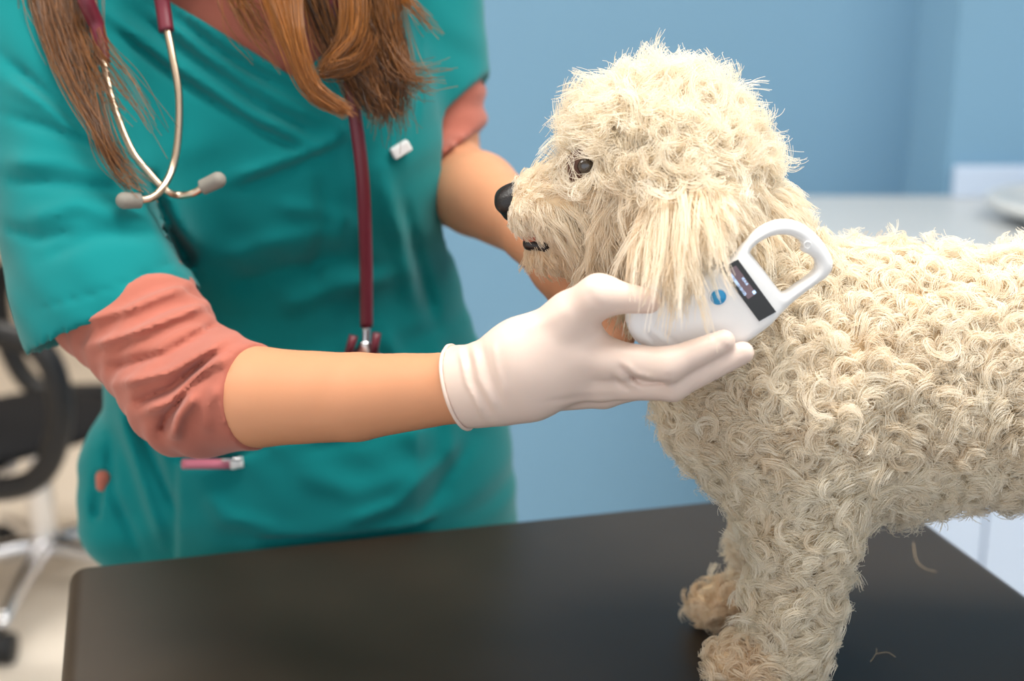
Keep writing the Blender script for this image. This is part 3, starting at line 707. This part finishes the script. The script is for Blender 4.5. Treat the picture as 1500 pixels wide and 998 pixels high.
for (a, b) in (((518, 492), (510, 520)), ((552, 488), (547, 520))):
    tube('diaphragm_rim', [WY(*a, 1.086), WY(*b, 1.084)], 0.0035, M['maroon'], st, n=4, sides=10, smoothpath=False)

# ------------------------------------------------------------------ microchip reader
rd = empty('microchip_scanner', WY(1060, 430, 0.812))
tag(rd, 'white handheld microchip scanner with a looped handle held against the dog', 'scanner')
OUT = [(917, 472), (921, 446), (938, 424), (970, 408), (1010, 402), (1045, 392), (1072, 376), (1090, 356), (1108, 337), (1130, 325), (1152, 322), (1175, 328), (1197, 345), (1212, 366), (1219, 386), (1211, 403), (1192, 417), (1165, 437), (1140, 460), (1112, 483), (1083, 501), (1045, 511), (1000, 514), (960, 509), (930, 495)]
HOLE = [(1098, 367), (1112, 353), (1132, 344), (1152, 343), (1168, 350), (1174, 360), (1172, 366), (1182, 371), (1192, 380), (1193, 392), (1184, 403), (1166, 416), (1150, 427), (1142, 426), (1122, 400), (1104, 377)]
YS = 0.815
o0 = WY(1060, 430, YS); un = np.array((0.0, -1, 0.0))
def closed(pts, n): 
    P = np.array(pts, float); m = len(P); out = []
    for t in np.linspace(0, m, n, endpoint=False):
        i = int(t); u_ = t - i; a, b, c, d = P[(i - 1) % m], P[i % m], P[(i + 1) % m], P[(i + 2) % m]
        out.append(0.5 * (2 * b + (c - a) * u_ + (2 * a - 5 * b + 4 * c - d) * u_ ** 2 + (3 * b - a - 3 * c + d) * u_ ** 3))
    return np.array(out)
def to_xz(pts): return np.array([WY(a, b, YS)[[0, 2]] for a, b in pts])
def poly_sd(X, Z, P):
    d = np.full(X.shape, 1e9); inside = np.zeros(X.shape, bool); n = len(P)
    for i in range(n):
        a, b = P[i], P[(i + 1) % n]; e = b - a
        t = np.clip(((X - a[0]) * e[0] + (Z - a[1]) * e[1]) / (e @ e + 1e-12), 0, 1)
        d = np.minimum(d, np.hypot(X - a[0] - t * e[0], Z - a[1] - t * e[1]))
        c = ((a[1] > Z) != (b[1] > Z)) & (X < (b[0] - a[0]) * (Z - a[1]) / (b[1] - a[1] + 1e-12) + a[0])
        inside ^= c
    return np.where(inside, -d, d)
PO, PH = to_xz(closed(OUT, 110)), to_xz(closed(HOLE, 80))
f = Field((PO[:, 0].min() - 0.01, YS - 0.02, PO[:, 1].min() - 0.01), (PO[:, 0].max() + 0.01, YS + 0.02, PO[:, 1].max() + 0.01), 0.0009)
X2, Z2 = np.meshgrid(f.ax[0], f.ax[2], indexing='ij')
d2 = np.maximum(poly_sd(X2, Z2, PO), -poly_sd(X2, Z2, PH))
px2 = CX + 0 * X2
pp = np.stack([X2, np.full_like(X2, YS), Z2], -1).reshape(-1, 3); pxx, pyy = proj(pp); pxx = pxx.reshape(X2.shape); pyy = pyy.reshape(X2.shape)
half = 0.0105 - 0.0035 * np.clip((pxx - 1085 - (pyy - 400) * 0.6) / 30, 0, 1)
half = half + strokes(pxx, pyy, [([(955, 425), (938, 450), (942, 480), (962, 503)], 3, -.0011), ([(968, 425), (950, 450), (954, 478), (985, 506)], 3.2, .0010), ([(978, 430), (962, 452), (966, 478), (1000, 505)], 3, -.0008)])
R_ = 0.0048
qa = d2[:, None, :] + R_; qb = np.abs(f.ax[1][None, :, None] - YS) - half[:, None, :] + R_
f.F = (np.minimum(np.maximum(qa, qb), 0) + np.hypot(np.maximum(qa, 0), np.maximum(qb, 0)) - R_).astype(np.float32)
V_, Q_ = f.mesh(); pydata('shell', relax(V_, Q_, 2), Q_, M['plastic'], rd)
yf = YS - 0.0105
def slab(name, quad, y0, y1, m, parent):
    bm = bmesh.new()
    a = [bm.verts.new(WY(x, y, y0)) for x, y in quad]; b = [bm.verts.new(WY(x, y, y1)) for x, y in quad]
    bm.faces.new(a); bm.faces.new(b[::-1])
    for i in range(len(quad)): bm.faces.new((a[i], b[i], b[(i + 1) % len(quad)], a[(i + 1) % len(quad)]))
    bmesh.ops.recalc_face_normals(bm, faces=bm.faces)
    return bm_obj(name, bm, m, parent)
bz = slab('display_bezel', [(1055, 394), (1081, 380), (1137, 457), (1112, 471)], yf - 0.0006, yf + 0.003, M['bezel'], rd)
sc_ = slab('screen', [(1064.5, 397), (1078, 389), (1108, 430), (1096, 438.5)], yf - 0.0009, yf - 0.0003, M['screen'], rd)
f = Field(WY(1052, 435, yf) - 0.009, WY(1052, 435, yf) + 0.009, 0.0005)
f.cap(WY(1052, 435, yf + 0.001), WY(1052, 435, yf + 0.0012), 0.0050, 0.0050, 0.0, sq=((0, 1, 0), 0.55))
V_, Q_ = f.mesh(); pydata('button', V_, Q_, M['blue'], rd)
tube('button_ring', [WY(1052 + 13.6 * math.cos(a), 435 + 12.6 * math.sin(a), yf + 0.0002) for a in np.linspace(0, 2 * math.pi, 25)], 0.0005, M['plastic'], rd, n=60, sides=8)
tube('emblem_ring', [WY(1183 + 5 * math.cos(a), 359 + 5 * math.sin(a), YS - 0.0072) for a in np.linspace(0, 2 * math.pi, 17)], 0.0004, M['plastic'], rd, n=40, sides=6)
def text(name, body, pos, size, m, parent):
    c = bpy.data.curves.new(name, 'FONT'); c.body = body; c.size = size; c.extrude = 0.0001; c.space_character = 0.92
    o = bpy.data.objects.new(name, c); COL.objects.link(o); c.materials.append(m)
    # baseline runs down to the right along the display
    a = Vector(WY(1070, 400, yf)); b = Vector(WY(1100, 441, yf)); xd = (b - a).normalized(); zd = Vector((0, -1, 0)); yd = zd.cross(xd)
    mw = Matrix((xd, yd, zd)).transposed().to_4x4(); mw.translation = Vector(pos)
    bpy.context.view_layer.update()
    me = bpy.data.meshes.new_from_object(o.evaluated_get(bpy.context.evaluated_depsgraph_get()))
    bpy.data.objects.remove(o); me.materials.clear(); me.transform(mw)
    return link(name, me, m, parent)
yt = yf - 0.00105
text('display_number', '900108001121125', WY(1068.0, 402.5, yt), 0.00232, M['digits'], rd)
text('display_heading', 'FDX-B', WY(1086, 408, yt), 0.0020, M['digits'], rd)
slab('battery_mark', [(1101.5, 427.5), (1105.5, 425), (1108, 429), (1104.2, 431.6)], yt, yt + 0.0002, M['digits'], rd)

# ------------------------------------------------------------------ the dog
dog = empty('dog', (0.2, 0.9, T))
tag(dog, 'curly cream poodle standing on the black table', 'dog')
D0 = 0.897
def z(h): return T + h
f = Field((-0.04, 0.76, T), (0.60, 1.04, T + 0.44), 0.0028)
f.chain([(0.175, D0, z(.199)), (0.25, D0, z(.202)), (0.36, D0 - .004, z(.209)), (0.435, D0 - .008, z(.214))], [0.064, 0.076, 0.070, 0.066], 0.03, sq=((0, 1, 0), 0.80))
f.cap((0.153, D0, z(.19)), (0.19, D0, z(.172)), 0.042, 0.054, 0.03)
f.chain([(0.182, D0, z(.222)), (0.138, D0, z(.278)), (0.110, D0, z(.322))], [0.054, 0.045, 0.041], 0.03, sq=((0, 1, 0), 0.9))
f.cap((0.096, D0, z(.345)), (0.076, D0, z(.338)), 0.047, 0.042, 0.02, sq=((0, 1, 0), 0.88))                # skull
f.chain([(0.065, D0, z(.330)), (0.025, D0, z(.322)), (0.008, D0, z(.320))], [0.028, 0.0185, 0.0145], 0.012)     # muzzle
f.chain([(0.075, D0, z(.306)), (0.035, D0, z(.296)), (0.019, D0, z(.293))], [0.024, 0.0135, 0.009], 0.005)      # lower jaw
for sy in (-1, 1):
    ly = D0 + sy * 0.043
    f.cap((0.185, D0 + sy * 0.038, z(.20)), (0.188, ly, z(.12)), 0.040, 0.027, 0.03)
    f.chain([(0.191, ly, z(.12)), (0.187, ly, z(.07)), (0.186, ly, z(.028))], [0.0265, 0.0215, 0.0205], 0.015)
    f.cap((0.180, ly, z(.022)), (0.148, ly, z(.017)), 0.021, 0.0155, 0.012)
    hy = D0 - 0.012 + sy * 0.038
    f.cap((0.435, D0 - .008 + sy * 0.033, z(.20)), (0.408, hy, z(.125)), 0.054, 0.034, 0.03)
    f.chain([(0.408, hy, z(.125)), (0.436, hy, z(.07)), (0.418, hy, z(.026))], [0.033, 0.022, 0.018], 0.015)
    f.cap((0.418, hy, z(.019)), (0.404, hy, z(.015)), 0.017, 0.0135, 0.012)
    f.chain([(0.100, D0 + sy * 0.038, z(.352)), (0.106, D0 + sy * 0.056, z(.325)), (0.106, D0 + sy * 0.060, z(.285))], [0.016, 0.019, 0.015], 0.008, sq=((0, 1, 0), 0.45))   # ear flap
f.chain([(0.485, D0 - .008, z(.24)), (0.525, D0 - .008, z(.29)), (0.53, D0 - .008, z(.32))], [0.017, 0.02, 0.024], 0.01)
f.plane((0, 0, T + 0.002), (0, 0, -1))
DV, DQ = f.mesh(); DV = relax(DV, DQ, 3)
pydata('body', DV, DQ, M['dogskin'], dog)
def sdf_part(name, prims, h, m, parent, rel=1):
    P = np.array([q for pr in prims for q in (pr[0], pr[1])]); R = max(max(pr[2], pr[3]) for pr in prims) + 0.01
    f = Field(P.min(0) - R, P.max(0) + R, h)
    for pr in prims: f.cap(*pr[:4], *(pr[4:] if len(pr) > 4 else (0.003,)))
    V, Q = f.mesh(); return pydata(name, relax(V, Q, rel), Q, m, parent)
NP = WY(741, 297, D0)
sdf_part('nose', [(NP + (0.001, -0.003, 0.001), NP + (0.001, 0.003, 0.002), 0.0084, 0.0084), (NP + (0.004, 0, -0.006), NP + (0.010, 0, -0.012), 0.0066, 0.0045), (NP + (.006, 0, .004), NP + (.012, 0, .004), 0.0092, 0.0082)], 0.0008, M['nose'], dog)
sdf_part('lower_lip', [(WY(776, 357, D0 - .004), WY(798, 362, D0 - .010), 0.0038, 0.0034), (WY(776, 357, D0 + .004), WY(798, 362, D0 + .010), 0.0038, 0.0034), (WY(776, 357, D0 - .004), WY(776, 357, D0 + .004), .0038, .0038)], 0.0007, M['lip'], dog)
sdf_part('tongue', [(WY(776, 350, D0 - .003), WY(800, 353, D0 - .004), 0.0045, 0.005), (WY(758, 322, D0 - .004), WY(778, 346, D0 - .006), 0.003, 0.0035)], 0.0007, M['gum'], dog)
for sy in (-1, 1):
    Ey = WY(858, 243, 0.868) if sy < 0 else np.array((WY(858, 243, 0.868)[0], 2 * D0 - 0.868, WY(858, 243, 0.868)[2]))
    sdf_part('eye', [(Ey, Ey + (0.0005, 0, 0), 0.0060, 0.0060)], 0.0006, M['eye'], dog, 0)
    sdf_part('eyelid', [(Ey + (-0.004, -sy * 0.0035, 0.004), Ey + (0.005, -sy * 0.0035, 0.0045), 0.0058, 0.0055), (Ey + (-0.006, -sy * 0.003, 0.001), Ey + (-0.005, -sy * 0.003, -0.005), 0.0058, 0.006), (Ey + (-0.003, -sy * 0.004, -0.006), Ey + (0.005, -sy * 0.004, -0.005), 0.0055, 0.0055)], 0.0007, M['eyelid'], dog)
# ---- curly coat
tri = np.concatenate([DQ[:, [0, 1, 2]], DQ[:, [0, 2, 3]]])
fn = np.cross(DV[tri[:, 1]] - DV[tri[:, 0]], DV[tri[:, 2]] - DV[tri[:, 0]]); ar = np.linalg.norm(fn, axis=1) / 2
vn = np.zeros_like(DV)
for k in range(3):
    for c in range(3): vn[:, c] += np.bincount(tri[:, k], fn[:, c], len(DV))
vn /= np.linalg.norm(vn, axis=1, keepdims=True) + 1e-12
def sample(n, wfun):
    ctr = DV[tri].mean(1); wt_ = ar * wfun(ctr)
    t = rng.choice(len(tri), n, p=wt_ / wt_.sum())
    a, b = rng.random((2, n)); m = a + b > 1; a[m] = 1 - a[m]; b[m] = 1 - b[m]
    B = np.stack([1 - a - b, a, b], 1)[:, :, None]
    return (DV[tri[t]] * B).sum(1), (lambda N: N / np.linalg.norm(N, axis=1, keepdims=True))((vn[tri[t]] * B).sum(1))
def unit(v): return v / (np.linalg.norm(v, axis=-1, keepdims=True) + 1e-9)
EYE = WY(858, 243, 0.868)
def coat(roots, nrm, flow, length, lift, R, turns, strands, clump, K, thick, tint, jit=0.15, wave=0.0):
    """locks of strands: each bends from the normal to the flow and curls as a helix"""
    L = len(roots)
    ln = length * (1 + rng.normal(0, 0.18, L)).clip(0.5, 1.6)
    fl = unit(flow - nrm * np.sum(flow * nrm, 1, keepdims=True) * 0.7 + rng.normal(0, jit, (L, 3)))
    s = np.linspace(0, 1, K)[None, None, :, None]
    ax = unit(nrm * lift[:, None] + fl * (1 - lift[:, None]) + rng.normal(0, jit * 0.6, (L, 3)))
    e1 = unit(np.cross(ax, rng.normal(0, 1, (L, 3)))); e2 = np.cross(ax, e1)
    root = roots[:, None, :] + rng.normal(0, 1, (L, strands, 3)) * clump * 0.75
    root = root - nrm[:, None, :] * np.maximum(np.sum((root - roots[:, None]) * nrm[:, None], 2, keepdims=True), 0)
    conv = (root - roots[:, None]) 
    phi = rng.random(L)[:, None] * 6.283 + rng.normal(0, 0.30, (L, strands))
    tn = turns * (1 + rng.normal(0, 0.2, L))[:, None] * np.sign(rng.random(L) - 0.5)[:, None] * (1 + rng.normal(0, 0.07, (L, strands)))
    RR = (R * (1 + rng.normal(0, 0.22, L)).clip(0.4, 1.7))[:, None] * (1 + rng.normal(0, 0.14, (L, strands)))
    ll = ln[:, None] * (1 + rng.normal(0, 0.10, (L, strands)))
    th = phi[:, :, None, None] + 6.283 * tn[:, :, None, None] * s
    env = np.minimum(1, 2.4 * s)
    Rr = RR[:, :, None, None] * env
    path = ax[:, None, None, :] * s + (fl[:, None, None, :] - ax[:, None, None, :]) * 0.55 * s ** 2
    P = root[:, :, None, :] - conv[:, :, None, :] * 0.3 * s ** 1.5 + ll[:, :, None, None] * path
    P = P + Rr * (np.cos(th) * e1[:, None, None, :] + np.sin(th) * e2[:, None, None, :])
    tt = (tint[:, None] + rng.normal(0, 0.10, L)[:, None] + rng.normal(0, 0.10, (L, strands))).clip(0, 1)
    return P.reshape(-1, K, 3), tt.reshape(-1), thick
def head_w(c):      # 1 on the head, 0 on the body
    return ((c[:, 2] > T + 0.262 + 1.05 * np.maximum(c[:, 0] - 0.10, 0)) & (c[:, 0] < 0.175)).astype(float)
def keep_off(P, tt):
    """drop strands that would grow through the reader, the gloved hand, the eye or the nose"""
    x, y = proj(P.reshape(-1, 3)); n, K = P.shape[:2]
    x = x.reshape(n, K); y = y.reshape(n, K); Yp = P[:, :, 1]
    bad = np.zeros(n, bool)
    d = poly_sd(P[:, :, 0], P[:, :, 2], PO); dh = poly_sd(P[:, :, 0], P[:, :, 2], PH)
    bad |= ((np.maximum(d, -dh) < 0.001) & (Yp < YS + 0.0115) & (Yp > YS - 0.0105)).any(1)
    bad |= ((np.hypot((x - 854) / 1.35, y - 243) < 10.5) & (Yp < D0)).any(1)
    bad |= (np.linalg.norm(P - (NP + (0.0, 0, 0)), axis=2) < 0.0105).any(1)
    for ch_ in ('index', 'middle', 'thumb'):
        pts = HP[ch_]
        for i in range(len(pts) - 1):
            e = pts[i + 1] - pts[i]; t = np.clip(((P - pts[i]) @ e) / (e @ e), 0, 1)
            bad |= (np.linalg.norm(P - pts[i] - t[..., None] * e, axis=2) < 0.0105).any(1)
    bad |= (P[:, :, 2] < T + 0.0005).any(1)
    return P[~bad], tt[~bad]
SETS = []
# 1 body and legs: tight curls
r, n_ = sample(12500, lambda c: (1 - head_w(c)) * np.where(c[:, 2] < T + 0.03, 0.8, 1.0) * np.where(c[:, 1] > 0.94, 0.45, 1) * np.where(c[:, 0] > 0.47, 0.45, 1))
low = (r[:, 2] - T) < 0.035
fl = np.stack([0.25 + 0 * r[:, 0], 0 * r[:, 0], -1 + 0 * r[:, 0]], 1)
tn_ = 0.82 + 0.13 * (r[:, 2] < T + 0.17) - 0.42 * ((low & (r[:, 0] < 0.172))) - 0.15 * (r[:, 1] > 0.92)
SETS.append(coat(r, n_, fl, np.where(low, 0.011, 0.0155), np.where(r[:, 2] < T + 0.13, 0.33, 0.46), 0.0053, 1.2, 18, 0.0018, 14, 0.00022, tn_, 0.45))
# 2 crown: fluffy waves standing up
r, n_ = sample(2100, lambda c: head_w(c) * (c[:, 2] > T + 0.335) * (c[:, 0] > 0.045) * np.where(np.abs(c[:, 1] - D0) > 0.05, .3, 1))
fl = np.stack([-0.1 + (r[:, 0] - 0.09) * 6, (r[:, 1] - D0) * 6, 0.55 + 0 * r[:, 0]], 1)
SETS.append(coat(r, n_, fl, np.full(len(r), 0.024), np.full(len(r), 0.40), 0.0066, 0.85, 22, 0.0026, 16, 0.00020, np.full(len(r), 0.85), 0.32))
# 3 cheeks, back of the head and throat: waves that hang
r, n_ = sample(3000, lambda c: head_w(c) * ((c[:, 2] < T + 0.36) & (c[:, 0] > 0.05)))
fl = np.stack([0.1 + (r[:, 0] - 0.09) * 2.5, 0 * r[:, 0], -1 + 0 * r[:, 0]], 1)
cl = np.linalg.norm(r - EYE, axis=1)
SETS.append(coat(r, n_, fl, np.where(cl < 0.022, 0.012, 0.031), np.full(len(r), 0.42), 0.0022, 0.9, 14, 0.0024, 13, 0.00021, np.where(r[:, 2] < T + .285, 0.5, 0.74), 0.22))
# 4 muzzle: short on the bridge, a long moustache on the sides
r, n_ = sample(1500, lambda c: head_w(c) * (c[:, 0] < 0.058) * (c[:, 0] > -0.003))
side = np.clip((T + 0.331 - r[:, 2]) / 0.012, 0, 1)
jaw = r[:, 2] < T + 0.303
fl = np.stack([0.6 + 0 * r[:, 0], 0 * r[:, 0], -1 + 0 * r[:, 0]], 1)
fl[side < 0.3] = (0.6, 0, 0.35)
lm = np.where(jaw, 0.016, 0.009 + 0.026 * side * np.clip((r[:, 0] - 0.008) / 0.028, 0.05, 1))
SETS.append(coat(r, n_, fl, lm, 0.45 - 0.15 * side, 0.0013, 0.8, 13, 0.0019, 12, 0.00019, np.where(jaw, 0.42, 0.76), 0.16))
# 5 ears: long hanging hair
r, n_ = sample(1500, lambda c: ((np.abs(c[:, 1] - D0) > 0.047) & (c[:, 2] > T + 0.265) & (c[:, 2] < T + 0.375) & (c[:, 0] > 0.075) & (c[:, 0] < 0.135)).astype(float))
fl = np.stack([(0.108 - r[:, 0]) * 4.0 + 0.02, np.sign(r[:, 1] - D0) * 0.22, -1 + 0 * r[:, 0]], 1)
ho = np.clip((r[:, 2] - T - 0.27) / 0.09, 0, 1)
SETS.append(coat(r, n_, fl, np.clip(r[:, 2] - T - 0.268 - np.maximum(r[:, 0] - 0.1, 0) * 2.6, 0.010, 0.09) * 0.68 + 0.007, np.full(len(r), 0.22), 0.0021, 0.9, 16, 0.0026, 16, 0.00021, np.full(len(r), 0.72), 0.10))
names = ['body_curls', 'crown_fur', 'cheek_fur', 'muzzle_fur', 'ear_fur']
for nm, (P, tt, th_) in zip(names, SETS):
    if nm == 'ear_fur':
        sg = np.where(P[:, :1, 1] < D0, -1, 1); P[:, :, 1] += sg * 0.022 * np.linspace(0, 1, P.shape[1])[None, :] ** 0.6
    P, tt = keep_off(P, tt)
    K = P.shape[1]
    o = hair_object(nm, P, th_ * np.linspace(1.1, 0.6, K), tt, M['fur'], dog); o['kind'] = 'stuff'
# shed hairs on the table
for i, pts in enumerate(([(1338, 795), (1342, 820), (1355, 833), (1372, 838)], [(1275, 970), (1283, 958), (1284, 950)], [(1284, 958), (1300, 956), (1312, 963)])):
    def onT(px, py):
        d = FWD + RGT * (px - CX) / FPX + UPV * (CY - py) / FPX
        return CAM + d * ((T + 0.0006 - CAM[2]) / d[2])
    h = tube('shed_hair', [onT(*q) for q in pts], 0.00016, M['dogskin'], None, n=24, sides=5)
    tag(h, ['long pale shed dog hair curving across the table behind the leg', 'short pale shed hair standing near the paw', 'short pale shed hair lying beside the paw'][i], 'hair', 'shed hairs on the table')
